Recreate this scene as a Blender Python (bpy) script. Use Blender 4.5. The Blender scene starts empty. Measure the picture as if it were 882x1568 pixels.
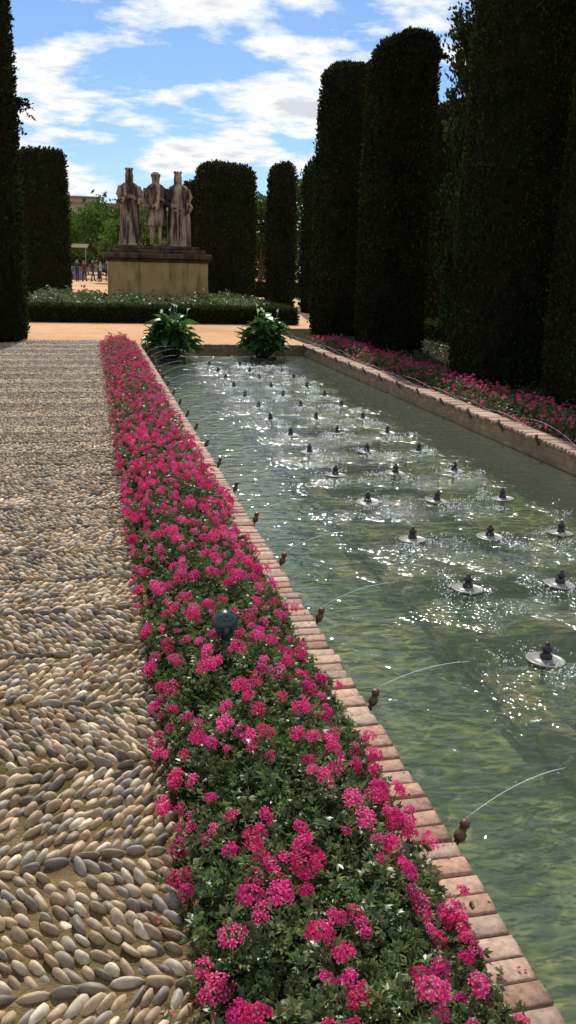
import bpy, math, random
import numpy as np
from mathutils import Vector, Matrix
random.seed(7); rng=np.random.default_rng(7)
SC=bpy.context.scene
SC.view_settings.view_transform='Standard'
try: SC.view_settings.look='None'
except Exception: pass
SC.view_settings.exposure=0
COL=SC.collection

# ---------------------------------------------------------------- materials
def newmat(name):
    m=bpy.data.materials.new(name); m.use_nodes=True
    nt=m.node_tree; nt.nodes.clear()
    out=nt.nodes.new('ShaderNodeOutputMaterial')
    return m,nt,out
def N(nt,t,**kw):
    n=nt.nodes.new(t)
    for k,v in kw.items():
        if k in n.inputs: n.inputs[k].default_value=v
        else: setattr(n,k,v)
    return n
def L(nt,a,b): nt.links.new(a,b)
def ramp(nt,fac,stops,interp='LINEAR'):
    r=nt.nodes.new('ShaderNodeValToRGB'); r.color_ramp.interpolation=interp
    e=r.color_ramp.elements
    while len(e)<len(stops): e.new(0.5)
    for i,(p,c) in enumerate(stops):
        e[i].position=p; e[i].color=(c[0],c[1],c[2],1) if hasattr(c,'__len__') else (c,c,c,1)
    L(nt,fac,r.inputs[0]); return r
def noise(nt,scale,detail=4,rough=.55,vec=None,dist=0):
    n=N(nt,'ShaderNodeTexNoise',Scale=scale,Detail=detail,Roughness=rough,Distortion=dist)
    if vec is not None: L(nt,vec,n.inputs['Vector'])
    return n
def mixc(nt,fac,a,b,mode='MIX'):
    m=nt.nodes.new('ShaderNodeMix'); m.data_type='RGBA'; m.blend_type=mode
    for sock,val in ((m.inputs[0],fac),(m.inputs[6],a),(m.inputs[7],b)):
        if hasattr(val,'is_linked') or hasattr(val,'links'): L(nt,val,sock)
        else: sock.default_value=val if not hasattr(val,'__len__') else (val[0],val[1],val[2],1)
    return m.outputs[2]
def pos(nt):
    return nt.nodes.new('ShaderNodeNewGeometry').outputs['Position']

def noisy_mat(name,c1,c2,scale=3,c3=None,scale3=.3,rough=.85,bump=.3,bscale=60,bdist=.01):
    m,nt,out=newmat(name); p=pos(nt)
    n=noise(nt,scale,5,.6,p); r=ramp(nt,n.outputs[0],[(.32,c1),(.68,c2)])
    col=r.outputs[0]
    if c3:
        n3=noise(nt,scale3,4,.6,p); r3=ramp(nt,n3.outputs[0],[(.45,0),(.65,1)])
        col=mixc(nt,r3.outputs[0],col,c3)
    b=N(nt,'ShaderNodeBsdfDiffuse'); L(nt,col,b.inputs[0])
    if bump:
        nb=noise(nt,bscale,4,.7,p); bp=N(nt,'ShaderNodeBump',Strength=bump,Distance=bdist)
        L(nt,nb.outputs[0],bp.inputs['Height']); L(nt,bp.outputs[0],b.inputs['Normal'])
    L(nt,b.outputs[0],out.inputs[0]); return m

def leaf_mat(name,trans=.35,rough=.55,mult=None,spec=0):
    m,nt,out=newmat(name)
    a=N(nt,'ShaderNodeAttribute',attribute_name='col')
    col=a.outputs['Color']
    if mult:
        n=noise(nt,mult[0],2,.6,pos(nt)); r=ramp(nt,n.outputs[0],[(.35,mult[1]),(.7,mult[2])])
        col=mixc(nt,1.0,col,r.outputs[0],'MULTIPLY')
    b=N(nt,'ShaderNodeBsdfDiffuse'); L(nt,col,b.inputs[0]); last=b
    if trans>0:
        t=N(nt,'ShaderNodeBsdfTranslucent'); L(nt,col,t.inputs[0])
        mx=N(nt,'ShaderNodeMixShader'); mx.inputs[0].default_value=trans
        L(nt,b.outputs[0],mx.inputs[1]); L(nt,t.outputs[0],mx.inputs[2]); last=mx
    if spec>0:
        g=N(nt,'ShaderNodeBsdfGlossy',Roughness=rough);m2=N(nt,'ShaderNodeMixShader');m2.inputs[0].default_value=spec
        L(nt,last.outputs[0],m2.inputs[1]);L(nt,g.outputs[0],m2.inputs[2]);last=m2
    L(nt,last.outputs[0],out.inputs[0])
    return m

def attr_mat(name,rough=.7,bump=.25,bscale=120,spec=.4,bdist=.003,mott=.35):
    m,nt,out=newmat(name)
    a=N(nt,'ShaderNodeAttribute',attribute_name='col'); p=pos(nt)
    n=noise(nt,45,3,.6,p); r=ramp(nt,n.outputs[0],[(.3,1-mott),(.7,1.0)])
    col=mixc(nt,1.0,a.outputs['Color'],r.outputs[0],'MULTIPLY')
    b=N(nt,'ShaderNodeBsdfPrincipled',Roughness=rough); L(nt,col,b.inputs['Base Color'])
    b.inputs['Specular IOR Level'].default_value=spec
    if bump:
        nb=noise(nt,bscale,2,.6,p); bp=N(nt,'ShaderNodeBump',Strength=bump,Distance=bdist)
        L(nt,nb.outputs[0],bp.inputs['Height']); L(nt,bp.outputs[0],b.inputs['Normal'])
    L(nt,b.outputs[0],out.inputs[0]); return m

def plain(name,c,rough=.5,metal=0,var=.25):
    m,nt,out=newmat(name); n=noise(nt,14,4,.6,pos(nt))
    r=ramp(nt,n.outputs[0],[(.3,[x*(1-var) for x in c]),(.7,c)])
    b=N(nt,'ShaderNodeBsdfPrincipled',Roughness=rough,Metallic=metal); L(nt,r.outputs[0],b.inputs['Base Color'])
    L(nt,b.outputs[0],out.inputs[0]); return m

# ---------------------------------------------------------------- mesh helpers
class MB:
    def __init__(s): s.v=[];s.f=[];s.m=[]
    def add(s,V,F,mi=0):
        o=len(s.v); s.v+= [tuple(map(float,q)) for q in V]; s.f+=[[i+o for i in f] for f in F]; s.m+=[mi]*len(F)
    def box(s,x0,x1,y0,y1,z0,z1,mi=0,bev=0):
        if bev<=0:
            V=[(x0,y0,z0),(x1,y0,z0),(x1,y1,z0),(x0,y1,z0),(x0,y0,z1),(x1,y0,z1),(x1,y1,z1),(x0,y1,z1)]
            F=[(3,2,1,0),(4,5,6,7),(0,1,5,4),(1,2,6,5),(2,3,7,6),(3,0,4,7)]
        else:
            b=bev
            def rg(z,i): return [(x0+i,y0+i,z),(x1-i,y0+i,z),(x1-i,y1-i,z),(x0+i,y1-i,z)]
            V=rg(z0,b)+rg(z0+b,0)+rg(z1-b,0)+rg(z1,b); F=[(3,2,1,0),(12,13,14,15)]
            for k in range(3):
                for j in range(4):
                    F.append((k*4+j,k*4+(j+1)%4,k*4+4+(j+1)%4,k*4+4+j))
        s.add(V,F,mi)
    def loft(s,rings,mi=0):
        n=len(rings[0]); V=[q for r in rings for q in r]; F=[]
        for k in range(len(rings)-1):
            for j in range(n): F.append((k*n+j,k*n+(j+1)%n,(k+1)*n+(j+1)%n,(k+1)*n+j))
        F.append(tuple(range(n))[::-1]); F.append(tuple(range((len(rings)-1)*n,len(rings)*n)))
        s.add(V,F,mi)
    def lathe(s,prof,seg=20,mi=0,c=(0,0,0),sx=1,sy=1):
        s.loft([[(c[0]+r*sx*math.cos(2*math.pi*j/seg),c[1]+r*sy*math.sin(2*math.pi*j/seg),c[2]+z) for j in range(seg)] for r,z in prof],mi)
    def tube(s,pts,rad,seg=8,mi=0):
        pts=[Vector(p) for p in pts]; rings=[]
        for i,p in enumerate(pts):
            a=pts[max(i-1,0)]; b=pts[min(i+1,len(pts)-1)]; d=(b-a).normalized()
            up=Vector((0,0,1)) if abs(d.z)<.9 else Vector((0,1,0))
            u=d.cross(up).normalized(); w=u.cross(d)
            r=rad[i] if hasattr(rad,'__len__') else rad
            rings.append([tuple(p+u*r*math.cos(2*math.pi*j/seg)-w*r*math.sin(2*math.pi*j/seg)) for j in range(seg)])
        s.loft(rings,mi)
    def ball(s,c,r,seg=12,mi=0):
        rx,ry,rz=(r if hasattr(r,'__len__') else (r,r,r)); k=seg//2
        s.loft([[(c[0]+rx*math.sin(t)*math.cos(2*math.pi*j/seg),c[1]+ry*math.sin(t)*math.sin(2*math.pi*j/seg),c[2]-rz*math.cos(t)) for j in range(seg)] for t in [math.pi*(i+.15)/(k+.3) for i in range(k+1)]],mi)
    def mesh(s,name,mats,smooth=False):
        me=bpy.data.meshes.new(name); me.from_pydata(s.v,[],s.f)
        for m in mats: me.materials.append(m)
        me.polygons.foreach_set('material_index',s.m)
        if smooth: me.polygons.foreach_set('use_smooth',[True]*len(s.f))
        me.update(); return me
    def obj(s,name,mats,smooth=False,parent=None,loc=(0,0,0),rotz=0):
        o=bpy.data.objects.new(name,s.mesh(name,mats,smooth)); COL.objects.link(o); o.location=loc; o.rotation_euler=(0,0,rotz)
        if parent: o.parent=parent
        return o
def empty(name,loc=(0,0,0)):
    e=bpy.data.objects.new(name,None); COL.objects.link(e); e.location=loc; return e

def rotm(rx,ry,rz):
    cx,sx=np.cos(rx),np.sin(rx);cy,sy=np.cos(ry),np.sin(ry);cz,sz=np.cos(rz),np.sin(rz)
    R=np.empty((len(rx),3,3))
    R[:,0,0]=cz*cy;R[:,0,1]=cz*sy*sx-sz*cx;R[:,0,2]=cz*sy*cx+sz*sx
    R[:,1,0]=sz*cy;R[:,1,1]=sz*sy*sx+cz*cx;R[:,1,2]=sz*sy*cx-cz*sx
    R[:,2,0]=-sy;R[:,2,1]=cy*sx;R[:,2,2]=cy*cx
    return R
def frame_from_dir(D,spin=None):
    """rotation taking +Z to D"""
    D=D/np.linalg.norm(D,axis=1,keepdims=True)
    a=np.where(np.abs(D[:,2:3])<.95,np.array([[0,0,1.]]),np.array([[1.,0,0]]))
    U=np.cross(a,D);U/=np.linalg.norm(U,axis=1,keepdims=True);W=np.cross(D,U)
    if spin is not None:
        c=np.cos(spin)[:,None];s_=np.sin(spin)[:,None];U,W=U*c+W*s_,W*c-U*s_
    return np.stack([U,W,D],axis=2)
def scatter(name,protos,idx,T,R,S,C,mat,smooth=False,parent=None):
    """protos: list of (V,F,PC) ; merged into one mesh"""
    VV=[];LI=[];LT=[];CC=[];off=0
    if S.ndim==1: S=np.repeat(S[:,None],3,1)
    for k,(V,F,PC) in enumerate(protos):
        sel=np.where(idx==k)[0]
        if len(sel)==0: continue
        V=np.asarray(V,float);n=len(V)
        W=np.einsum('nij,nvj->nvi',R[sel],V[None]*S[sel][:,None,:])+T[sel][:,None,:]
        VV.append(W.reshape(-1,3))
        PC=np.ones((n,3)) if PC is None else np.asarray(PC,float)
        CC.append((C[sel][:,None,:]*PC[None]).reshape(-1,3))
        fl=np.array([i for f in F for i in f]);lt=np.array([len(f) for f in F])
        LI.append((fl[None]+ (np.arange(len(sel))*n)[:,None]+off).reshape(-1)); LT.append(np.tile(lt,len(sel)))
        off+=n*len(sel)
    VV=np.concatenate(VV);LI=np.concatenate(LI).astype(np.int32);LT=np.concatenate(LT).astype(np.int32);CC=np.concatenate(CC)
    me=bpy.data.meshes.new(name)
    me.vertices.add(len(VV));me.vertices.foreach_set('co',VV.astype(np.float32).ravel())
    me.loops.add(len(LI));me.loops.foreach_set('vertex_index',LI)
    me.polygons.add(len(LT));st=np.concatenate([[0],np.cumsum(LT)[:-1]]).astype(np.int32)
    me.polygons.foreach_set('loop_start',st)
    try: me.polygons.foreach_set('loop_total',LT)
    except Exception: pass
    if smooth: me.polygons.foreach_set('use_smooth',np.ones(len(LT),dtype=bool))
    me.update(calc_edges=True)
    at=me.color_attributes.new('col','FLOAT_COLOR','POINT')
    at.data.foreach_set('color',np.concatenate([np.clip(CC,0,1),np.ones((len(CC),1))],1).astype(np.float32).ravel())
    me.materials.append(mat)
    o=bpy.data.objects.new(name,me);COL.objects.link(o)
    if parent:o.parent=parent
    return o
def vnoise(x,y,s=1.0):
    return (np.sin(x*2.1*s+1.3)*np.cos(y*1.7*s+.4)+.6*np.sin(x*4.7*s+y*3.1*s)+.4*np.cos(x*7.9*s-y*8.3*s+2))/2

# ---------------------------------------------------------------- camera
PITCH=math.radians(15.48);YAW=math.radians(12.64)
fwd=Vector((math.sin(YAW)*math.cos(PITCH),math.cos(YAW)*math.cos(PITCH),-math.sin(PITCH)))
cam=bpy.data.cameras.new('camera');co=bpy.data.objects.new('camera',cam);COL.objects.link(co)
co.rotation_mode='QUATERNION'
co.matrix_world=Matrix.Translation((0,0,1.6))@fwd.to_track_quat('-Z','Y').to_matrix().to_4x4()@Matrix.Rotation(math.radians(1.5),4,'Z')
cam.sensor_fit='VERTICAL';cam.sensor_height=36;cam.lens=1358/1568*36;cam.clip_end=3000;cam.clip_start=.05
SC.camera=co

# ---------------------------------------------------------------- light
AZ=math.radians(10);EL=math.radians(45)
S=Vector((math.sin(AZ)*math.cos(EL),math.cos(AZ)*math.cos(EL),math.sin(EL)))
sl=bpy.data.lights.new('sun','SUN');sl.energy=5.0;sl.angle=math.radians(.53);sl.color=(1,.95,.86)
so=bpy.data.objects.new('sun',sl);COL.objects.link(so);so.rotation_mode='QUATERNION';so.rotation_quaternion=S.to_track_quat('Z','Y');so.location=(10,20,30)
w=bpy.data.worlds.new('World');SC.world=w;w.use_nodes=True;nt=w.node_tree;nt.nodes.clear()
out=nt.nodes.new('ShaderNodeOutputWorld');bg=N(nt,'ShaderNodeBackground',Strength=.095)
sky=nt.nodes.new('ShaderNodeTexSky');sky.sky_type='NISHITA';sky.sun_disc=False;sky.sun_elevation=EL;sky.sun_rotation=AZ
sky.air_density=1.0;sky.dust_density=.3;sky.ozone_density=3.0
tc=nt.nodes.new('ShaderNodeTexCoord');sp=nt.nodes.new('ShaderNodeSeparateXYZ');L(nt,tc.outputs['Generated'],sp.inputs[0])
def M(op,a,b=None,clamp=False):
    n=nt.nodes.new('ShaderNodeMath');n.operation=op;n.use_clamp=clamp
    for i,v in enumerate((a,b)):
        if v is None: continue
        if isinstance(v,(int,float)): n.inputs[i].default_value=v
        else: L(nt,v,n.inputs[i])
    return n.outputs[0]
zz=M('ADD',M('MAXIMUM',sp.outputs[2],0.0),.16)
cx=M('DIVIDE',sp.outputs[0],zz);cy=M('DIVIDE',sp.outputs[1],zz)
cb=nt.nodes.new('ShaderNodeCombineXYZ');L(nt,cx,cb.inputs[0]);L(nt,cy,cb.inputs[1])
mp=nt.nodes.new('ShaderNodeMapping');mp.inputs['Location'].default_value=(5.3,2.4,0);L(nt,cb.outputs[0],mp.inputs[0])
n1=noise(nt,1.9,8,.56,mp.outputs[0],.15)
n2=noise(nt,6.5,6,.6,mp.outputs[0],.2)
dens=M('ADD',M('MULTIPLY',n1.outputs[0],.74),M('MULTIPLY',n2.outputs[0],.26))
cm=ramp(nt,dens,[(.470,0),(.508,.55),(.548,1)])
sh=ramp(nt,dens,[(.48,(9.6,10.0,10.6)),(.56,(11.2,11.2,11.2)),(.63,(7.4,7.7,8.4))])
skyc=mixc(nt,1.0,sky.outputs[0],(.78,.95,1.15),'MULTIPLY')
L(nt,mixc(nt,cm.outputs[0],skyc,sh.outputs[0]),bg.inputs[0]);L(nt,bg.outputs[0],out.inputs[0])

# ---------------------------------------------------------------- ground
PX0,PX1,PY0,PY1=.95,4.28,-4.0,18.05
def ring_sheet(name,x0,x1,y0,y1,hx0,hx1,hy0,hy1,z,mat):
    b=MB();V=[(x0,y0,z),(x1,y0,z),(x1,y1,z),(x0,y1,z),(hx0,hy0,z),(hx1,hy0,z),(hx1,hy1,z),(hx0,hy1,z)]
    b.add(V,[(0,1,5,4),(1,2,6,5),(2,3,7,6),(3,0,4,7)]);return b.obj(name,[mat])
sand=noisy_mat('sandy_ground',(.54,.32,.18),(.64,.41,.245),1.2,(.49,.29,.165),.25,bump=.35,bscale=40)
ring_sheet('ground',-700,700,-300,1500,PX0-.1,PX1+.1,PY0-.1,PY1+.1,0,sand)
def sheet(name,x0,x1,y0,y1,z,mat):
    b=MB();b.add([(x0,y0,z),(x1,y0,z),(x1,y1,z),(x0,y1,z)],[(0,1,2,3)]);return b.obj(name,[mat])
soil=noisy_mat('dark_soil',(.035,.026,.018),(.075,.055,.036),9,(.03,.035,.015),1.2,bump=.8,bscale=50,bdist=.03)
gap=noisy_mat('path_mortar',(.15,.10,.05),(.33,.23,.115),18,(.11,.10,.035),2.6,bump=1,bscale=90,bdist=.02)
sheet('path_bedding',-1.75,.205,-4,19.2,.007,gap)
sheet('soil_border',4.52,7.6,-4,23.5,.004,soil)
sheet('soil_border',-4.2,-1.79,-4,21.4,.004,soil)

# pebbles --------------------------------------------------------
def sphere(seg,rg):
    V=[(0,0,-1)];F=[]
    for i in range(1,rg):
        t=math.pi*i/rg
        for j in range(seg): V.append((math.sin(t)*math.cos(2*math.pi*j/seg),math.sin(t)*math.sin(2*math.pi*j/seg),-math.cos(t)))
    V.append((0,0,1));n=len(V)-1
    for j in range(seg):
        F.append((0,1+(j+1)%seg,1+j));F.append((n,n-seg+j,n-seg+(j+1)%seg))
    for i in range(rg-2):
        for j in range(seg): F.append((1+i*seg+j,1+i*seg+(j+1)%seg,1+(i+1)*seg+(j+1)%seg,1+(i+1)*seg+j))
    return np.array(V),F
protos=[]
for k in range(8):
    V,F=sphere(10,6);r=np.random.default_rng(k)
    for ax in range(3):
        V=V*(1+.17*np.sin(V@r.uniform(-2.4,2.4,3)+r.uniform(0,6)))[:,None]
    V=np.sign(V)*np.abs(V)**.9
    V=V+np.stack([V[:,0]*0,.15*V[:,0]**2,V[:,0]*0],1)
    protos.append((V,F,None))
for k in range(2):
    V,F=sphere(6,4);protos.append((V,F,None))
T=[];A=[];SS=[];BN=[]
y=-1.98;band=0
pal=[(.54,.39,.24),(.46,.33,.20),(.64,.49,.32),(.38,.27,.17),(.51,.35,.20),(.72,.60,.43),(.36,.31,.25),(.25,.21,.17),(.58,.42,.25),(.41,.34,.25)]
def bnd(x,b): return .020*math.sin(x*4.5+b*2.1)+.012*math.sin(x*12+b)
while y<19.1:
    bh=.46
    sg=1 if band%2 else -1
    x=-1.74
    while x<.2:
        l=random.uniform(.024,.042)
        T.append((x+l,y+bnd(x,band)+random.gauss(0,.003),.012));A.append(random.gauss(0,.12));SS.append((l,random.uniform(.007,.010),.018));BN.append(.8)
        x+=2*l+.004
    nr=8
    for r_ in range(nr):
        yb=y+.050+r_*(bh-.045)/nr
        x=-1.74+random.uniform(0,.04);big=random.uniform(.9,1.08)
        while x<.195:
            l=random.uniform(.024,.036)*big;wd=random.uniform(.0075,.0122)
            t=r_/nr;yy=yb+bnd(x,band)*(1-t)+bnd(x,band+1)*t+.004*math.sin(yb*31+x*9)
            T.append((x,yy+random.gauss(0,.0035),random.uniform(-.002,.010)));BN.append(1.06 if sg>0 else .92)
            A.append(sg*math.radians(50)+random.gauss(0,.11));SS.append((l,wd,random.uniform(.016,.024)))
            x+=wd*2*random.uniform(1.45,1.80)
    y+=bh;band+=1
n=len(T);T=np.array(T);SS=np.array(SS);A=np.array(A);BN=np.array(BN)
keep=(T[:,0]<.19)&(rng.random(n)>.02+.08*(vnoise(T[:,0]*2,T[:,1]*2,1.3)>.75));T=T[keep];SS=SS[keep];A=A[keep];BN=BN[keep];n=len(T)
pi=rng.integers(0,len(pal),n);C=np.array(pal)[pi]*rng.uniform(.72,1.25,(n,1))*(BN*(1+.10*vnoise(T[:,0],T[:,1],.8)))[:,None]
idx=np.where(T[:,1]<7,rng.integers(0,8,n),rng.integers(8,10,n))
R=rotm(rng.normal(0,.20,n),rng.normal(0,.14,n),A)
peb=attr_mat('pebble_stone',rough=.6,bump=.0,spec=.4,mott=.4)
scatter('pebble_path',protos,idx,T,R,SS,C,peb,smooth=True)

# ---------------------------------------------------------------- pool
def brick_mat(name,c1,c2,mortar,sc=1,rough=.8):
    m,nt,out=newmat(name);p=pos(nt)
    s_=nt.nodes.new('ShaderNodeSeparateXYZ');L(nt,p,s_.inputs[0])
    a=nt.nodes.new('ShaderNodeMath');a.operation='ADD';L(nt,s_.outputs[0],a.inputs[0]);L(nt,s_.outputs[1],a.inputs[1])
    cb=nt.nodes.new('ShaderNodeCombineXYZ');L(nt,a.outputs[0],cb.inputs[0]);L(nt,s_.outputs[2],cb.inputs[1])
    bt=nt.nodes.new('ShaderNodeTexBrick');L(nt,cb.outputs[0],bt.inputs['Vector'])
    bt.inputs['Scale'].default_value=1;bt.inputs['Brick Width'].default_value=.25*sc;bt.inputs['Row Height'].default_value=.062*sc;bt.inputs['Mortar Size'].default_value=.006
    bt.inputs['Color1'].default_value=(*c1,1);bt.inputs['Color2'].default_value=(*c2,1);bt.inputs['Mortar'].default_value=(*mortar,1)
    n=noise(nt,9,5,.65,p);r=ramp(nt,n.outputs[0],[(.3,.5),(.7,1.1)])
    col=mixc(nt,1,bt.outputs[0],r.outputs[0],'MULTIPLY')
    b=N(nt,'ShaderNodeBsdfPrincipled',Roughness=rough);L(nt,col,b.inputs['Base Color'])
    bp=N(nt,'ShaderNodeBump',Strength=.5,Distance=.006);L(nt,bt.outputs['Fac'],bp.inputs['Height']);bp.invert=True;L(nt,bp.outputs[0],b.inputs['Normal'])
    L(nt,b.outputs[0],out.inputs[0]);return m
wallm=brick_mat('pool_wall_brick',(.34,.22,.11),(.24,.16,.08),(.22,.18,.11))
floorm=noisy_mat('pool_floor_stone',(.25,.27,.14),(.46,.42,.22),2.6,(.15,.22,.15),.8,bump=0)
slabm=noisy_mat('submerged_plinth',(.34,.27,.15),(.46,.38,.23),4,(.20,.21,.13),1.4,bump=0)
pool=empty('fountain_pool')
zb=-.56
b=MB()
b.box(PX0-.12,PX0,PY0,PY1,zb,-.002);b.box(PX1,PX1+.12,PY0,PY1,zb,-.002)
b.box(PX0-.12,PX1+.12,PY1,PY1+.12,zb,-.002);b.box(PX0-.12,PX1+.12,PY0-.12,PY0,zb,-.002)
b.obj('wall',[wallm],parent=pool)
b=MB();b.box(PX0-.12,PX1+.12,PY0-.12,PY1+.12,zb-.1,zb-.002);b.obj('floor',[floorm],parent=pool)
b=MB()
for k in range(-5,15):
    yc=3.5+.965*k
    b.box(1.90,3.40,yc-.13,yc+.13,-.559,-.43,bev=.03)
b.box(1.97,2.17,PY0+.2,16.6,-.559,-.45,bev=.03);b.box(3.10,3.30,PY0+.2,16.6,-.559,-.45,bev=.03)
b.obj('submerged_plinth',[slabm],parent=pool)
# coping bricks
bb=MB();bb.box(-.5,.5,-.5,.5,-.5,.5,bev=.06);bp_=(np.array(bb.v),bb.f,None)
T=[];SS=[];C=[]
def cop(x,y,sx,sy):
    T.append((x+random.gauss(0,.004),y,.014+random.gauss(0,.0022)));SS.append((sx,sy*random.uniform(.93,1.0),.046));c=random.uniform(.62,1.12)
    base=random.choice([(.54,.33,.23),(.58,.38,.27),(.48,.28,.19),(.62,.44,.33),(.52,.36,.27)]);C.append([q*c for q in base])
y=PY0
while y<PY1+.0:
    cop(PX0-.10,y+.036,.222,.066);cop(PX1+.10,y+.036,.222,.066);y+=.0745
x=PX0-.2
while x<PX1+.2: cop(x+.036,PY1+.140,.066,.22);x+=.0745
n=len(T);T=np.array(T);SS=np.array(SS);C=np.array(C)
scatter('coping',[bp_],np.zeros(n,int),T,rotm(rng.normal(0,.014,n),rng.normal(0,.010,n),rng.normal(0,.025,n)),SS,C,attr_mat('coping_brick',rough=.8,bump=.6,bscale=70,spec=.25,mott=.5),parent=pool)
mort=noisy_mat('mortar',(.13,.095,.065),(.26,.20,.14),12)
b=MB();b.box(PX0-.205,PX0+.008,PY0,PY1+.02,-.004,.026);b.box(PX1-.008,PX1+.205,PY0,PY1+.02,-.004,.026);b.box(PX0-.205,PX1+.205,PY1+.03,PY1+.25,-.004,.026)
b.obj('mortar_bed',[mort],parent=pool)
edge=noisy_mat('terracotta_edging',(.22,.12,.07),(.33,.19,.12),12)
b=MB();yy=-4
while yy<18.3:
    b.box(.206,.226,yy,yy+.39,-.01,.035+random.uniform(-.006,.006),bev=.003);yy+=.40
b.obj('bed_edging',[edge])

# water
def water_mat():
    m,nt,out=newmat('water');p=pos(nt)
    s_=nt.nodes.new('ShaderNodeSeparateXYZ');L(nt,p,s_.inputs[0])
    def MM(op,a,b=None,c=None,clamp=False):
        n=nt.nodes.new('ShaderNodeMath');n.operation=op;n.use_clamp=clamp
        for i,v in enumerate((a,b,c)):
            if v is None: continue
            if isinstance(v,(int,float)): n.inputs[i].default_value=v
            else: L(nt,v,n.inputs[i])
        return n.outputs[0]
    ax=MM('SUBTRACT',1.35,MM('MULTIPLY',MM('ABSOLUTE',MM('SUBTRACT',s_.outputs[0],2.66)),1.1),clamp=True)
    ph=MM('COSINE',MM('MULTIPLY',MM('SUBTRACT',s_.outputs[1],3.18),6.5111))
    nm=noise(nt,2.6,2,.5,p)
    pm=MM('ADD',MM('MULTIPLY',ph,.13),nm.outputs[0])
    rm=ramp(nt,pm,[(.45,0),(.57,1)])
    agit=MM('MULTIPLY',ax,rm.outputs[0])
    mp=nt.nodes.new('ShaderNodeMapping');mp.inputs['Scale'].default_value=(.8,1.5,1);mp.inputs['Rotation'].default_value=(0,0,.25);L(nt,p,mp.inputs[0])
    n1=noise(nt,5.5,2,.45,mp.outputs[0],.8);n2=noise(nt,17,2,.5,mp.outputs[0],.5);n3=noise(nt,30,1,.5,p)
    h=MM('ADD',MM('MULTIPLY',n1.outputs[0],.019),MM('MULTIPLY',n2.outputs[0],.0045))
    h=MM('ADD',h,MM('MULTIPLY',MM('ADD',MM('MULTIPLY',n3.outputs[0],.030),MM('MULTIPLY',n2.outputs[0],.030)),agit))
    bp=N(nt,'ShaderNodeBump',Strength=1.0,Distance=1.0);L(nt,h,bp.inputs['Height'])
    fr=N(nt,'ShaderNodeFresnel',IOR=1.33);L(nt,bp.outputs[0],fr.inputs['Normal'])
    gl=N(nt,'ShaderNodeBsdfGlossy',Roughness=.085);gl.inputs[0].default_value=(1,1,1,1);L(nt,bp.outputs[0],gl.inputs['Normal'])
    # caustic net painted into the transparent tint, which filters light passing through
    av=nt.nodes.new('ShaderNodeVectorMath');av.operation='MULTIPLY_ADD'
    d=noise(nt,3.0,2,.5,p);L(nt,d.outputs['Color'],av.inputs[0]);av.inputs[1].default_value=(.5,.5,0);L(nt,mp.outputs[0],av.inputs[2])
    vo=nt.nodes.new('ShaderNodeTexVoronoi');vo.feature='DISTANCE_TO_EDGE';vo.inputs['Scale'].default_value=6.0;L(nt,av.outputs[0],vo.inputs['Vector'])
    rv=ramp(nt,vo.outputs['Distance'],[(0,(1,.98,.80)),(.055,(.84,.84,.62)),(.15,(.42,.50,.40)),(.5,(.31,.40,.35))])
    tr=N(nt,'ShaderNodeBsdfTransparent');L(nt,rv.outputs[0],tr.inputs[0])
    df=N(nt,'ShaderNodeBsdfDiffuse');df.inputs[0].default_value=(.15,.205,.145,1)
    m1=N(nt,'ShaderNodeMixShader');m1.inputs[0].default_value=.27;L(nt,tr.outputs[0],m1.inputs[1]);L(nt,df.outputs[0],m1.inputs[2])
    m2=N(nt,'ShaderNodeMixShader');L(nt,fr.outputs[0],m2.inputs[0]);L(nt,m1.outputs[0],m2.inputs[1]);L(nt,gl.outputs[0],m2.inputs[2])
    L(nt,m2.outputs[0],out.inputs[0]);return m
ZW=-.17
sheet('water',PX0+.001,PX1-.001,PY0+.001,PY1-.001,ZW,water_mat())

# nozzles
disc=plain('nozzle_disc',(.30,.30,.26),.3,.0,.4);blk=plain('nozzle_black',(.02,.02,.022),.35);brass=plain('nozzle_brass',(.13,.085,.04),.45,.5)
b=MB()
b.lathe([(.080,-.010),(.092,-.004),(.094,.003),(.086,.006),(.080,.002),(.035,.003),(.03,.010)],28,0)
b.lathe([(.030,.003),(.030,.026),(.020,.030),(.020,.048),(.026,.050),(.026,.062),(.015,.066),(.011,.088),(.006,.090)],14,1)
b.lathe([(.016,-.12),(.016,-.010)],10,1)
nm_=b.mesh('fountain_nozzle',[disc,blk],True)
NOZ=[]
for k in range(-4,14):
    for xx in (2.08,2.64,3.20):
        o=bpy.data.objects.new('fountain_nozzle',nm_);COL.objects.link(o);o.location=(xx+random.gauss(0,.012),3.5+.965*k+random.gauss(0,.02),ZW+.006);NOZ.append(tuple(o.location))
        o.rotation_euler=(random.gauss(0,.04),random.gauss(0,.04),random.uniform(0,6))
b=MB()
b.tube([(-.05,0,-.06),(-.01,0,-.055),(.012,0,-.02),(.018,0,.0)],[.010,.012,.012,.012],8,0)
b.lathe([(.016,0),(.018,.006),(.018,.022),(.012,.026),(.012,.040),(.016,.042),(.013,.058),(.007,.060)],10,0,c=(.018,0,0))
b.box(-.012,.006,-.02,.02,-.075,-.045,0,bev=.003)
sm=b.mesh('water_spout',[brass],True)
drops=[];tb=MB()
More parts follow.
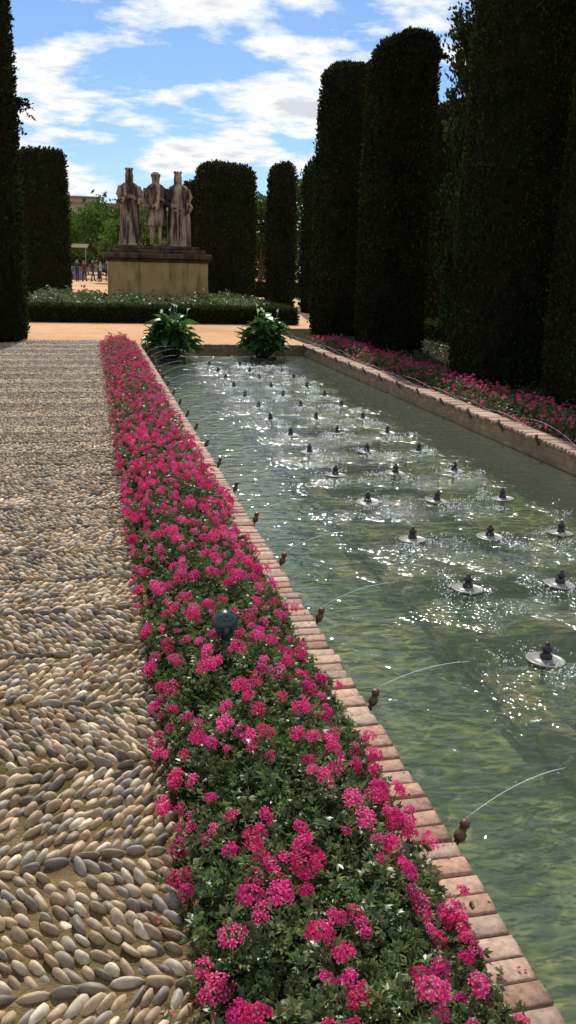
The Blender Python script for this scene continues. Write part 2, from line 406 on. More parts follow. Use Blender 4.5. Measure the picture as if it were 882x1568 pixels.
for k in range(-4,20):
    yy=2.05+.83*k
    if yy<PY1-.2:
        for side in (0,1):
            o=bpy.data.objects.new('water_spout',sm);COL.objects.link(o)
            xx=PX0+.022 if side==0 else PX1-.022
            o.location=(xx,yy,.028);o.rotation_euler=(random.gauss(0,.1),.30+random.gauss(0,.06),(0 if side==0 else math.pi)+random.gauss(0,.15))
            sgn=1 if side==0 else -1
            x0=xx+sgn*.03;reach=(1.0 if side==0 else 1.5)*random.uniform(.92,1.06);pk=(.20 if side==0 else .38)*random.uniform(.9,1.1);dy=random.gauss(0,.05)
            def AP(q): return (x0+sgn*reach*q,yy+dy*q,.085+4*pk*q*(1-q)-.255*q)
            tb.tube([AP(q) for q in np.linspace(0,.35,9)],[.0010]*8+[.0004],5)
            ds=1+.10*max(yy-2,0)
            for t in np.linspace(.0,1,64):
                q=t+random.gauss(0,.006)
                if random.random()<.15+.6*t:
                    P=AP(q);sp_=.003+.012*t
                    drops.append((P[0]+random.gauss(0,sp_),P[1]+random.gauss(0,sp_),P[2]+random.gauss(0,sp_*.6),random.uniform(.0008,.0020)*ds))
            P=AP(1)
            for i in range(14): drops.append((P[0]+random.gauss(0,.04),P[1]+random.gauss(0,.04),ZW+abs(random.gauss(0,.02)),random.uniform(.001,.0025)*ds))
for (x,y,z) in NOZ:
    cl=[(random.gauss(0,.12),random.gauss(-.12,.13)) for _ in range(6)]
    for i in range(210):
        ds=1+.07*max(y,0);c_=random.choice(cl)
        drops.append((x+c_[0]+random.gauss(0,.045),y+c_[1]+random.gauss(0,.05),ZW+abs(random.gauss(0,.010))*(1+2.5*(random.random()<.15)),random.uniform(.0012,.0042)*ds))
D=np.array(drops);n=len(D);V,F=sphere(5,3)
m,nt,out=newmat('water_droplets');g=N(nt,'ShaderNodeBsdfPrincipled',Roughness=.08,IOR=1.33);g.inputs['Base Color'].default_value=(.86,.89,.90,1)
tt=N(nt,'ShaderNodeBsdfTranslucent');tt.inputs[0].default_value=(.9,.93,.95,1);m1=N(nt,'ShaderNodeMixShader');m1.inputs[0].default_value=.6;L(nt,g.outputs[0],m1.inputs[1]);L(nt,tt.outputs[0],m1.inputs[2]);L(nt,m1.outputs[0],out.inputs[0])
wd_=scatter('water_jets',[(V,F,None)],np.zeros(n,int),D[:,:3],rotm(np.zeros(n),np.zeros(n),np.zeros(n)),D[:,3],np.ones((n,3)),m,True)
tb.obj('streams',[m],True,parent=wd_)

# ---------------------------------------------------------------- verbena beds
def floret(r,c,nrm,rg,V,F,PC):
    nrm=nrm/np.linalg.norm(nrm);a=np.array([0,0,1.]) if abs(nrm[2])<.9 else np.array([1.,0,0])
    u=np.cross(a,nrm);u/=np.linalg.norm(u);w=np.cross(nrm,u);ph=rg.uniform(0,6)
    for k in range(5):
        t=ph+k*2*math.pi/5
        def P(rr,ang,h): return c+rr*(math.cos(ang)*u+math.sin(ang)*w)+nrm*h
        o=len(V);hh=rg.uniform(-.001,.003)
        V+= [P(0,0,0),P(r*.72,t-.42,hh),P(r,t-.14,hh),P(r,t+.14,hh),P(r*.72,t+.42,hh)]
        F.append((o,o+1,o+2,o+3,o+4))
        b=rg.uniform(.85,1.1);PC+=[(.5,.3,.4),(b,b,b),(b*1.1,b*4.6,b*1.7),(b*1.1,b*4.6,b*1.7),(b,b,b)]
def cluster(seed,n=17,R_=.026):
    rg=np.random.default_rng(seed);V=[];F=[];PC=[]
    for i in range(n):
        t=math.acos(1-1.05*(i+.5)/n);p=i*2.4+rg.uniform(-.3,.3)
        d=np.array([math.sin(t)*math.cos(p),math.sin(t)*math.sin(p),math.cos(t)*.7+.05])
        floret(.0112*rg.uniform(.75,1.15),d*R_*rg.uniform(.8,1.15),d+rg.normal(0,.32,3),rg,V,F,PC)
    return (np.array(V),F,np.array(PC))
CL=[cluster(s,n,r) for s,n,r in ((1,16,.026),(2,12,.023),(3,19,.028),(4,8,.019))]
CLf=[cluster(s,7,.024) for s in (5,6)]
def stemproto():
    V=[]
    for z in (-1,0):
        for j in range(3): V.append((.5*math.cos(j*2.09),.5*math.sin(j*2.09),z))
    return (np.array(V),[(0,1,4,3),(1,2,5,4),(2,0,3,5)],None)
def sprig(seed,nl=11,lobes=3):
    rg=np.random.default_rng(seed);V=[];F=[];PC=[]
    for i in range(nl):
        z=rg.uniform(-.045,.012);az=rg.uniform(0,6.28);tilt=rg.uniform(.15,1.1)
        d=np.array([math.cos(az)*math.cos(tilt),math.sin(az)*math.cos(tilt),math.sin(tilt)])
        s_=np.array([-math.sin(az),math.cos(az),rg.uniform(-.3,.3)]);s_/=np.linalg.norm(s_)
        base=np.array([rg.normal(0,.006),rg.normal(0,.006),z]);ln=rg.uniform(.018,.030)
        for l in range(lobes):
            ang=(l-(lobes-1)/2)*.62;dd=d*math.cos(ang)+s_*math.sin(ang);ss=np.cross(d,s_)*.2+s_*math.cos(ang)-d*math.sin(ang)
            ll=ln*(1 if l==(lobes-1)//2 else .78);wd=.0037
            st=base+d*ln*.25
            o=len(V);V+=[st,st+dd*ll*.55+ss*wd,st+dd*ll-np.array([0,0,.004]),st+dd*ll*.55-ss*wd];F.append((o,o+1,o+2,o+3))
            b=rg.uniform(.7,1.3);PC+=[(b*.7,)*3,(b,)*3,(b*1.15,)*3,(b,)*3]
    return (np.array(V),F,np.array(PC))
SP=[sprig(s) for s in range(10,16)];SPf=[sprig(s,6,2) for s in range(20,24)]
petal=leaf_mat('verbena_petal',.42);leafm=leaf_mat('verbena_leaf',.34,.35,spec=.035);stemm=leaf_mat('verbena_stem',0)
def bed(name,x0,x1,y0,y1,dens_f,dens_l,seed,h0=.17,ov=.06,flscale=1.0):
    r=np.random.default_rng(seed);root=empty(name)
    A_=(x1-x0)
    def H(x,y):
        e=np.clip(np.minimum(x-x0,x1-x)/.12,0,1);return (h0*.42+h0*.58*np.sqrt(e))*(1+.25*vnoise(x,y,2.2))
    segs=[]
    for (ya,yb,dl) in ((y0,1.0,dens_l*.5),(1.0,4.0,dens_l),(4.0,8.0,dens_l*.5),(8.0,y1,dens_l*.26)):
        ya=max(ya,y0);yb=min(yb,y1)
        if yb<=ya: continue
        nn=int((yb-ya)*A_*dl);yy=r.uniform(ya,yb,nn);xx=r.uniform(x0-.035,x1+ov*.8,nn)+.03*vnoise(yy*3,yy)*((np.arange(nn)%3)==0)
        segs.append(np.stack([xx,yy],1))
    XY=np.concatenate(segs);nn=len(XY);hh=H(XY[:,0],XY[:,1]);z=hh*r.uniform(.25,1.08,nn);over=np.clip(XY[:,0]-x1,0,1)>0;z=np.where(over,np.maximum(z,.05),z)
    T=np.column_stack([XY,z]);near=XY[:,1]<6
    idx=np.where(near,r.integers(0,6,nn),r.integers(6,10,nn));S_=np.where(near,r.uniform(.75,1.25,nn),r.uniform(1.2,1.9,nn))
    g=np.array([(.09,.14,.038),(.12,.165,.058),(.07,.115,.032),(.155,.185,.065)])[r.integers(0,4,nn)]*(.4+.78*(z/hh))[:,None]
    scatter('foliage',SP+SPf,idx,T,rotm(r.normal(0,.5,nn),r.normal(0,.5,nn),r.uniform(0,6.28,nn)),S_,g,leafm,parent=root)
    nn=int((y1-y0)*A_*dens_f*2.2);xx=r.uniform(x0-.07,x1+ov,nn);yy=r.uniform(y0,y1,nn)
    dn=.64+.38*vnoise(xx*2+3,yy*1.7,1.9)
    k=r.random(nn)<np.clip(dn,.15,1)*.9*np.clip(.85+yy*.03,.5,1);xx=xx[k];yy=yy[k];nn=len(xx)
    hh=H(np.clip(xx,x0,x1),yy);z=hh*r.uniform(.90,1.30,nn)+.014
    z=z-np.clip(x0-xx,0,1)*.6
    T=np.column_stack([xx,yy,z]);near=yy<8
    idx=np.where(near,r.integers(0,4,nn),r.integers(4,6,nn));S_=r.uniform(.62,1.15,nn)*flscale
    c=np.array([(.90,.05,.25),(.84,.04,.27),(.94,.08,.32),(.76,.03,.18)])[r.integers(0,4,nn)]*r.uniform(.8,1.06,(nn,1))
    tx=np.where(xx<x0+.1,-.35,np.where(xx>x1-.1,.4,0))
    scatter('flowers',CL+CLf,idx,T,rotm(r.normal(0.1,.38,nn),tx+r.normal(0,.38,nn),r.uniform(-.3,.3,nn)),S_,c,petal,parent=root)
    Ts=T-np.array([0,0,.002]);Ss=np.column_stack([np.full(nn,.0028),np.full(nn,.0028),np.minimum(z,.12)])
    lean=np.where(xx>x1,(xx-x1)*5,0)
    scatter('stems',[stemproto()],np.zeros(nn,int),Ts,rotm(r.normal(0,.15,nn),lean+r.normal(0,.15,nn),np.zeros(nn)),Ss,np.tile([[.07,.10,.03]],(nn,1)),stemm,parent=root)
    b=MB();NX,NY=6,int((y1-y0)*6);V=[];F=[]
    for j in range(NY+1):
        for i in range(NX+1):
            x=x0-.01+(x1-x0+.02)*i/NX;yv=y0+(y1-y0)*j/NY;V.append((x,yv,.006+.05*math.sin(math.pi*i/NX)+random.uniform(0,.012)*(0<i<NX)))
    for j in range(NY):
        for i in range(NX): F.append((j*(NX+1)+i,j*(NX+1)+i+1,(j+1)*(NX+1)+i+1,(j+1)*(NX+1)+i))
    b.add(V,F);b.obj('soil',[soil],True,parent=root)
bed('verbena_flower_bed',.235,.735,-.3,18.25,195,2400,3,h0=.18,ov=.13)
bed('verbena_flower_bed',4.52,5.12,1.5,18.6,90,1200,5,h0=.18,ov=.03)
# weeds and fallen petals along the path edge
r=np.random.default_rng(31);n=1500;yy=1+17*r.random(n)**1.4;xx=.20-np.abs(r.normal(0,.035,n));k=vnoise(xx*0+1,yy,1.7)+r.normal(0,.3,n)>-.1;xx=xx[k];yy=yy[k];n=len(xx)
scatter('edge_weeds',SPf,r.integers(0,4,n),np.stack([xx,yy,np.full(n,.025)],1),rotm(r.normal(0,.3,n),r.normal(0,.3,n),r.uniform(0,6,n)),r.uniform(.4,.9,n),np.array([(.13,.14,.045)])*r.uniform(.5,1.3,(n,1)),leafm)
r=np.random.default_rng(32);n=420;xx=np.where(r.random(n)<.5,.2-np.abs(r.normal(0,.14,n)),r.uniform(.76,.96,n));yy=1+16*r.random(n)**1.3;zz_=np.where(xx>.6,.040,.030)
pp=MB();pp.add([(0,0,0),(.004,-.003,.001),(.008,0,.002),(.004,.003,.001)],[(0,1,2,3)])
scatter('fallen_petals',[(np.array(pp.v),pp.f,None)],np.zeros(n,int),np.stack([xx,yy,zz_],1),rotm(r.normal(0,.3,n),r.normal(0,.3,n),r.uniform(0,6,n)),r.uniform(.8,1.6,n),np.array([(.62,.10,.16)])*r.uniform(.4,1.2,(n,1)),petal)

# garden spotlight
b=MB();teal=plain('lamp_green_enamel',(.015,.055,.05),.22);
b.lathe([(.012,-.26),(.012,-.05)],10,0)
b.lathe([(.018,-.06),(.030,-.045),(.040,-.02),(.046,.0)],20,0)
b.lathe([(.052,-.004),(.053,.004),(.050,.018),(.042,.034),(.029,.046),(.014,.052),(.003,.054)],24,0)
b.box(-.008,.008,-.055,-.045,-.05,.004,0,bev=.002)
b.obj('garden_lamp',[teal],True,loc=(.47,3.16,.265))

# ---------------------------------------------------------------- topiary
def tuft(seed,nb=3,L_=.05,w_=.011):
    rg=np.random.default_rng(seed);V=[];F=[];PC=[]
    for i in range(nb):
        a=rg.uniform(0,6.28);sp_=rg.uniform(.1,.7);d=np.array([math.cos(a)*sp_,math.sin(a)*sp_,1]);d/=np.linalg.norm(d)
        s_=np.cross(d,rg.normal(0,1,3));s_/=np.linalg.norm(s_);l=L_*rg.uniform(.7,1.2);o=len(V)
        V+=[(0,0,-.01)+s_*0,d*l*.5+s_*w_,d*l,d*l*.5-s_*w_];F.append((o,o+1,o+2,o+3));q=rg.uniform(.75,1.25);PC+=[(q*.6,)*3,(q,)*3,(q*1.2,)*3,(q,)*3]
    return (np.array(V),F,np.array(PC))
TU=[tuft(s) for s in range(5)]
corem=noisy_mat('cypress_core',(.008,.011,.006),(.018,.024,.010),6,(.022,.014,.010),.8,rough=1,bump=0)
cyl=leaf_mat('cypress_foliage',.24,mult=(1.1,(.6,.55,.55),(1.1,1.05,1.0)))
barkm=noisy_mat('bark',(.06,.045,.03),(.12,.09,.06),12,bump=.8,bscale=40,bdist=.02)
def topiary(name,cx,cy,w_,d_,h,nt_=9000,ts=1.0,rot=0,seed=0,taper=.92,tint=(.034,.052,.021),lumps=.034):
    r=np.random.default_rng(seed+100);root=empty(name,(cx,cy,0));root.rotation_euler=(0,0,rot)
    e=3.2;ch=r.uniform(.36,.50);pw=r.uniform(.44,.58);tl=r.normal(0,.10,2)
    def surf(a,t):
        ca,sa=np.cos(a),np.sin(a)
        rr=(np.abs(ca)**e+np.abs(sa)**e)**(-1/e)
        zt=np.minimum(t/.86,1);z=(h-ch)*zt
        cap=np.clip((t-.86)/.14,0,1);rad=np.cos(cap*np.pi/2)**pw
        z=z+np.sin(cap*np.pi/2)*ch
        sc=(1-(1-taper)*zt**2.0)*(1-.05*(1-np.clip(zt*8,0,1)))*rad
        lump=1+lumps*(np.sin(a*3+z*1.3+seed)+.7*np.sin(a*5-z*2.7+seed*2)+.4*np.sin(a*9+z*5.1))/2
        X=ca*rr*w_/2*sc*lump;Y=sa*rr*d_/2*sc*lump
        return np.stack([X,Y,z+(X*tl[0]+Y*tl[1])*zt**6+.03*zt**6*np.sin(a*4+seed)],-1)
    NA,NT=40,44;tt=np.concatenate([np.linspace(0,.86,34),np.linspace(.87,1,NT-34)])
    b=MB();rings=[]
    for t in tt:
        a=np.linspace(0,2*math.pi,NA,endpoint=False);P=surf(a,np.full(NA,t))*np.array([.97,.97,1]);P+=r.normal(0,.010,P.shape);P[:,2]=np.maximum(P[:,2],0)
        rings.append([tuple(q) for q in P])
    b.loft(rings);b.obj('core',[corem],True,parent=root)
    a=r.uniform(0,6.283,nt_*2)
    ca,sa=np.cos(a),np.sin(a);rr=(np.abs(ca)**e+np.abs(sa)**e)**(-1/e);k=r.random(nt_*2)<(rr/1.3)**2;a=a[k][:nt_];n=len(a)
    t=r.random(n);P=surf(a,t);Pa=surf(a+.02,t);Pt=surf(a,np.minimum(t+.004,1.0))-surf(a,np.maximum(t-.004,0))
    nr=np.cross(Pa-P,Pt);nr/=np.linalg.norm(nr,axis=1,keepdims=True)+1e-9
    dirs=nr*.7+np.array([0,0,.9])+r.normal(0,.3,(n,3));P=P+nr*r.normal(-.004,.018,(n,1))*ts
    col=np.array(tint)[None]*r.uniform(.55,1.5,(n,1));br=r.random(n)<.10;col[br]=np.array([.055,.036,.020])*r.uniform(.6,1.2,(br.sum(),1))
    br=r.random(n)<.12;col[br]*=np.array([1.7,1.6,1.2])
    scatter('foliage',TU,r.integers(0,5,n),P,frame_from_dir(dirs,r.uniform(0,6,n)),r.uniform(.7,1.3,n)*ts,col,cyl,parent=root)
    b=MB();b.tube([(0,0,-.02),(0,0,.25)],[.09,.08],10);b.obj('trunk',[barkm],True,parent=root)
    return root
def shoot(parent,loc,n,size,seed,dirn=(1,0,.3)):
    r=np.random.default_rng(seed);P=[];Dd=[];b=MB()
    for i in range(n):
        d=Vector(dirn)+Vector(r.normal(0,.55,3));d.normalize();l=size*r.uniform(.5,1.1)
        pts=[Vector((0,0,0)),d*l*.5+Vector((0,0,.03)),d*l-Vector((0,0,l*.25))];b.tube([tuple(p) for p in pts],[.006,.004,.0015],5)
        for t in np.linspace(.25,1,16):
            q=pts[1]*2*t if t<.5 else pts[1].lerp(pts[2],(t-.5)*2);P.append(q);Dd.append(tuple(d*.5+Vector(r.normal(0,.7,3))))
    P=np.array([tuple(p) for p in P]);n2=len(P);root=b.obj('shoot',[barkm],True,parent=parent,loc=loc)
    scatter('shoot_foliage',TU,r.integers(0,5,n2),P,frame_from_dir(np.array(Dd),r.uniform(0,6,n2)),r.uniform(1,1.9,n2),np.array([(.03,.05,.02)])*r.uniform(.6,1.6,(n2,1)),cyl,parent=root)
TP='clipped_cypress'
ca_=topiary(TP,-2.30,19.3,2.05,2.1,8.4,16000,1.25,seed=1)
shoot(ca_,(.93,.1,4.45),9,.42,1,(1,0,.1));shoot(ca_,(.85,-.2,5.9),4,.25,2,(1,0,.6))
topiary(TP,-2.55,12.2,1.7,1.7,7.5,4000,1.8,seed=2)
topiary(TP,-2.0,42.5,2.4,2.2,6.1,5000,2.2,seed=3,taper=.97)
topiary(TP,5.95,40.5,2.5,2.2,5.75,5000,2.2,seed=4,taper=.97)
topiary(TP,7.55,36.3,1.1,1.3,5.4,3500,2.1,seed=5,taper=.85)
topiary(TP,8.3,32.0,1.7,1.6,5.25,4000,1.9,seed=6)
topiary(TP,6.30,21.9,1.75,1.6,6.15,14000,1.35,seed=7,taper=.9)
cg_=topiary(TP,5.85,17.3,1.22,1.3,5.72,17000,1.15,seed=8,taper=.97)
shoot(cg_,(.5,-.3,5.3),6,.28,3,(.6,0,.9))
topiary(TP,9.9,24.6,1.5,1.5,5.9,4000,1.9,seed=9)
cj_=topiary(TP,6.00,12.35,1.45,1.5,6.6,26000,.95,seed=10,taper=.93)
topiary(TP,6.42,10.1,1.6,1.3,6.2,19000,.95,seed=11,taper=.93)
topiary(TP,9.6,17.2,1.6,1.6,6.2,4000,2.0,seed=12)
topiary(TP,9.6,13.2,1.6,1.6,6.2,4000,2.0,seed=13)
topiary(TP,10.4,20.8,1.6,1.6,6.2,4000,2.0,seed=14)
topiary(TP,5.4,45.5,1.7,1.6,5.4,2500,2.4,seed=15)

def wild_cypress(cx,cy,h,r0,n,seed):
    r=np.random.default_rng(seed);root=empty('cypress_tree',(cx,cy,0))
    b=MB();b.tube([(0,0,-.05),(.02,0,h*.4),(0,.03,h*.8),(0,0,h*.97)],[.11,.08,.04,.01],10)
    nb=150
    zs=np.sort(r.uniform(.3,h*.93,nb));az=r.uniform(0,6.28,nb);PP=[];DD=[]
    for z,a in zip(zs,az):
        rad=r0*(1-(z/h)**2.2)*(.55+.45*min(1,z/1.2))*r.uniform(.75,1.25)
        e_=Vector((math.cos(a)*rad*.8,math.sin(a)*rad*.8,z+rad*1.1))
        b.tube([(0,0,z-.15),(e_.x*.6,e_.y*.6,z+rad*.25),tuple(e_)],[.014,.010,.004],5)
        m_=n//nb
        t=r.uniform(.25,1.15,m_)[:,None];base=np.array([[0,0,z-.1]]);P=base+(np.array([[e_.x,e_.y,e_.z]])-base)*t+r.normal(0,.06,(m_,3))*np.array([1,1,1.6])
        PP.append(P);DD.append(np.tile(np.array([[math.cos(a)*.4,math.sin(a)*.4,1.]]),(m_,1))+r.normal(0,.25,(m_,3)))
    b.obj('trunk',[barkm],True,parent=root)
    P=np.concatenate(PP);Dd=np.concatenate(DD);n=len(P)
    col=np.array([(.05,.08,.03)])*r.uniform(.5,1.7,(n,1))
    scatter('foliage',TU,r.integers(0,5,n),P,frame_from_dir(Dd,r.uniform(0,6,n)),r.uniform(1,1.9,n),col,cyl,parent=root)
wild_cypress(6.45,15.0,10.0,.66,20000,5)
wild_cypress(-4.2,22.6,7.0,.6,4000,6)

# ---------------------------------------------------------------- low box hedges
boxleaf=leaf_mat('box_foliage',.3,mult=(3,(.6,.6,.6),(1.1,1.1,1.1)))
def hedge(name,x0,x1,y0,y1,h,dens=900,seed=0,tint=(.060,.090,.025),ts=.8):
    r=np.random.default_rng(seed+50);root=empty(name,((x0+x1)/2,(y0+y1)/2,0));w_=(x1-x0)/2;d_=(y1-y0)/2
    b=MB();b.box(-w_+.02,w_-.02,-d_+.02,d_-.02,-.02,h-.02,bev=.03);b.obj('core',[corem],parent=root)
    faces=[('t',4*w_*d_),('f',2*w_*h),('b',2*w_*h),('l',2*d_*h),('r',2*d_*h)];PP=[];DD=[]
    for f,a in faces:
        n=int(a*dens);u=r.uniform(-1,1,n);v=r.uniform(0,1,n);one=np.ones(n)
        if f=='t':P=np.stack([u*w_,(2*v-1)*d_,one*h],1);D_=(0,0,1)
        elif f=='f':P=np.stack([u*w_,-d_*one,v*h],1);D_=(0,-1,.5)
        elif f=='b':P=np.stack([u*w_,d_*one,v*h],1);D_=(0,1,.5)
        elif f=='l':P=np.stack([-w_*one,u*d_,v*h],1);D_=(-1,0,.5)
        else:P=np.stack([w_*one,u*d_,v*h],1);D_=(1,0,.5)
        PP.append(P);DD.append(np.tile([D_],(n,1))+r.normal(0,.45,(n,3)))
    P=np.concatenate(PP);n=len(P);P+=r.normal(0,.018,(n,3));P[:,2]+=.03*vnoise(P[:,0]*2,P[:,1]*2)
    col=np.array([tint])*r.uniform(.5,1.6,(n,1))
    scatter('foliage',TU,r.integers(0,5,n),P,frame_from_dir(np.concatenate(DD),r.uniform(0,6,n)),r.uniform(.7,1.4,n)*ts*1.3,col,boxleaf,parent=root)
hedge('box_hedge',-1.9,5.75,25.0,25.6,.44,600,1)
hedge('box_hedge',5.15,5.75,25.6,33.5,.44,250,2)
hedge('box_hedge',-4.5,-1.95,26.2,27.0,.5,250,3)
hedge('box_hedge',-1.9,5.1,33.6,34.2,.44,200,4)
hedge('box_hedge',6.4,12,47,47.8,.8,100,5)
hedge('box_hedge',7.1,12,27.5,28.1,.44,150,6)
hedge('box_hedge',7.7,8.3,-2,21,.42,120,7)

def planting(name,x0,x1,y0,y1,n,h,seed,tints,sc,hole=None):
    r=np.random.default_rng(seed);x=r.uniform(x0,x1,n);y=r.uniform(y0,y1,n)
    if hole is not None:
        k=~((x>hole[0])&(x<hole[1])&(y>hole[2])&(y<hole[3]));x=x[k];y=y[k];n=len(x)
    hh=h*(.7+.5*vnoise(x,y,1.3)+r.normal(0,.08,n));z=np.maximum(hh,.08)*r.uniform(.2,1.05,n)
    c=np.array(tints)[r.integers(0,len(tints),n)]*r.uniform(.6,1.3,(n,1))
    return scatter(name,SPf+SP[:2],r.integers(0,6,n),np.stack([x,y,z],1),rotm(r.normal(0,.5,n),r.normal(0,.5,n),r.uniform(0,6,n)),r.uniform(.7,1.4,n)*sc,c,leafm)
planting('garden_bed_plants',-1.8,5.1,25.65,33.5,7000,.62,8,[(.10,.15,.03),(.13,.18,.05),(.15,.19,.08),(.07,.12,.025)],4.0,hole=(.5,4,30,32.4))
planting('garden_bed_plants',-1.8,4.6,25.65,27.5,2200,.70,9,[(.13,.18,.05),(.17,.21,.09),(.20,.23,.13)],3.0)
planting('soil_border_plants',5.3,7.5,4,20,2000,.10,10,[(.05,.08,.03),(.07,.09,.03)],2.0)
sheet('soil_bed',-1.85,5.7,25.05,34.1,.006,soil)

# ---------------------------------------------------------------- calla lilies
lily_leaf=leaf_mat('lily_leaf',.4,.3,spec=.05);lily_fl=leaf_mat('lily_flower',.4)
def lilyleaf():
    V=[];F=[];PC=[];nl=7
    prof=[.25,.85,1.0,.85,.6,.3,.03]
    for i in range(nl):
        t=i/(nl-1);y_=t;z=-.55*t*t+.1*t
        for s_ in (-1,0,1): V.append((s_*prof[i]*.30,y_-(.12 if s_ and i==0 else 0),z+abs(s_)*.07));PC.append((1,1,1) if s_ else (1.2,1.25,1.1))
    for i in range(nl-1):
        for j in (0,1): F.append((i*3+j,i*3+j+1,i*3+4+j,i*3+3+j))
    return (np.array(V),F,np.array(PC))
def spathe():
    V=[];F=[];NA=9
    for i,(r_,z) in enumerate([(.03,-.5),(.10,-.1),(.22,.2),(.42,.45)]):
        for j in range(NA):
            a=-2.7+5.4*j/(NA-1);k=1+.7*(i/3)**2*max(0,math.cos(a));V.append((r_*k*math.cos(a),r_*math.sin(a),z+.5*(i/3)**2*max(0,math.cos(a))))
    for i in range(3):
        for j in range(NA-1):F.append((i*NA+j,i*NA+j+1,(i+1)*NA+j+1,(i+1)*NA+j))
    return (np.array(V),F,None)
def lily(cx,cy,z0,seed,R_=.5,Hh=.95):
    r=np.random.default_rng(seed);root=empty('calla_lily_plant',(cx,cy,z0));n=220
    a=r.uniform(0,6.28,n);q=np.sqrt(r.random(n));rad=q*R_*.80;h=Hh*(.80-.42*q**2)*r.uniform(.40,1.08,n)+.02
    T=np.stack([rad*np.cos(a),rad*np.sin(a),h],1);az=a-math.pi/2+r.normal(0,.5,n)
    sc=r.uniform(.18,.30,n);c=np.array([(.045,.11,.018)])*r.uniform(.45,1.6,(n,1))
    scatter('leaves',[lilyleaf()],np.zeros(n,int),T,rotm(r.normal(.15,.45,n),r.normal(0,.35,n),az),sc,c,lily_leaf,parent=root)
    b=MB()
    for i in range(0,n): b.tube([(T[i,0]*.25,T[i,1]*.25,0),(T[i,0]*.55,T[i,1]*.55,T[i,2]*.6),tuple(T[i])],[.010,.008,.005],5)
    m_=5;a=r.uniform(0,6.28,m_);F_=np.stack([.7*R_*np.sqrt(r.random(m_))*np.cos(a),.7*R_*np.sqrt(r.random(m_))*np.sin(a),Hh*r.uniform(.86,1.0,m_)],1)
    for i in range(m_): b.tube([(F_[i,0]*.3,F_[i,1]*.3,0),(F_[i,0]*.7,F_[i,1]*.7,F_[i,2]*.6),tuple(F_[i])],[.011,.010,.008],5)
    b.obj('stalks',[plain('lily_stalk',(.05,.11,.03),.5)],True,parent=root)
    scatter('flowers',[spathe()],np.zeros(m_,int),F_+np.array([0,0,.03]),rotm(r.normal(0,.25,m_),r.normal(0,.25,m_),r.uniform(0,6,m_)),np.full(m_,.07),np.tile([[.55,.60,.40]],(m_,1)),lily_fl,parent=root)
    b=MB();b.lathe([(.20,-.4),(.26,-.1),(.27,.03),(.24,.03),(.23,.0)],18);b.obj('planter',[plain('planter_clay',(.06,.05,.04),.8)],True,parent=root)
lily(1.50,17.3,ZW,1);lily(3.32,17.4,ZW,2,.46,.98)

# ---------------------------------------------------------------- monument
def stone_mat(name,c1,c2,stain,z0=0,seed=0,lo=.46,hi=.60):
    m,nt,out=newmat(name);p=pos(nt)
    n=noise(nt,2.2,7,.65,p);r=ramp(nt,n.outputs[0],[(.35,c1),(.65,c2)])
    mp=nt.nodes.new('ShaderNodeMapping');mp.inputs['Scale'].default_value=(4.5,4.5,.7);mp.inputs['Location'].default_value=(seed,0,0);L(nt,p,mp.inputs[0])
    n2=noise(nt,1.0,6,.65,mp.outputs[0]);r2=ramp(nt,n2.outputs[0],[(lo,0),(hi,1)])
    col=mixc(nt,r2.outputs[0],r.outputs[0],stain)
    b=N(nt,'ShaderNodeBsdfPrincipled',Roughness=.9);L(nt,col,b.inputs['Base Color']);b.inputs['Specular IOR Level'].default_value=.2
    nb=noise(nt,30,5,.6,p);bp=N(nt,'ShaderNodeBump',Strength=.5,Distance=.02);L(nt,nb.outputs[0],bp.inputs['Height']);L(nt,bp.outputs[0],b.inputs['Normal'])
    L(nt,b.outputs[0],out.inputs[0]);return m
st_ped=stone_mat('pedestal_stone',(.44,.29,.12),(.56,.39,.17),(.24,.15,.07),lo=.5,hi=.68)
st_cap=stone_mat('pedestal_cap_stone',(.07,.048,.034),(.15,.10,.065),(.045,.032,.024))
st_fig=stone_mat('statue_stone',(.30,.22,.15),(.52,.42,.30),(.05,.038,.03),seed=3,lo=.42,hi=.56)
mon=empty('monument_pedestal',(2.25,31.2,0))
b=MB()
b.box(-1.72,1.72,-.98,.98,-.02,.22,0,bev=.02)
b.box(-1.62,1.62,-.86,.86,.222,1.62,0,bev=.015)
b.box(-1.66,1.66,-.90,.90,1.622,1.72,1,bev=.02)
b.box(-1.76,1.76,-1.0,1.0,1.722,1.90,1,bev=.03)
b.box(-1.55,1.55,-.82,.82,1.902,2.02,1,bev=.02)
b.box(-1.38,1.38,-.66,.66,2.022,2.13,1,bev=.02)
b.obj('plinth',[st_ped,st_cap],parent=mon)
def ellring(z,cx,cy,rx,ry,fold=0,nf=9,seg=40,ph=0):
    return [(cx+rx*math.cos(a)*(1+fold*math.cos(nf*a+ph)),cy+ry*math.sin(a)*(1+fold*math.cos(nf*a+ph)),z) for a in [2*math.pi*j/seg for j in range(seg)]]
def hand(b,c,dr,s=1):
    c=Vector(c);dr=Vector(dr).normalized();sd=dr.cross(Vector((0,-1,0))).normalized() if abs(dr.y)<.9 else Vector((1,0,0))
    b.ball(c,(.055*s,.04*s,.06*s),10)
    for i,l in enumerate((.075,.09,.085,.065)):
        o=c+sd*(i-1.5)*.026*s;b.tube([o,o+dr*l*.6*s+Vector((0,-.01,0)),o+dr*l*s+Vector((0,.015,0))],[.016*s,.015*s,.011*s],6)
    b.tube([c-sd*.04*s,c-sd*.075*s+dr*.03*s,c-sd*.07*s+dr*.07*s],[.017*s,.015*s,.012*s],6)
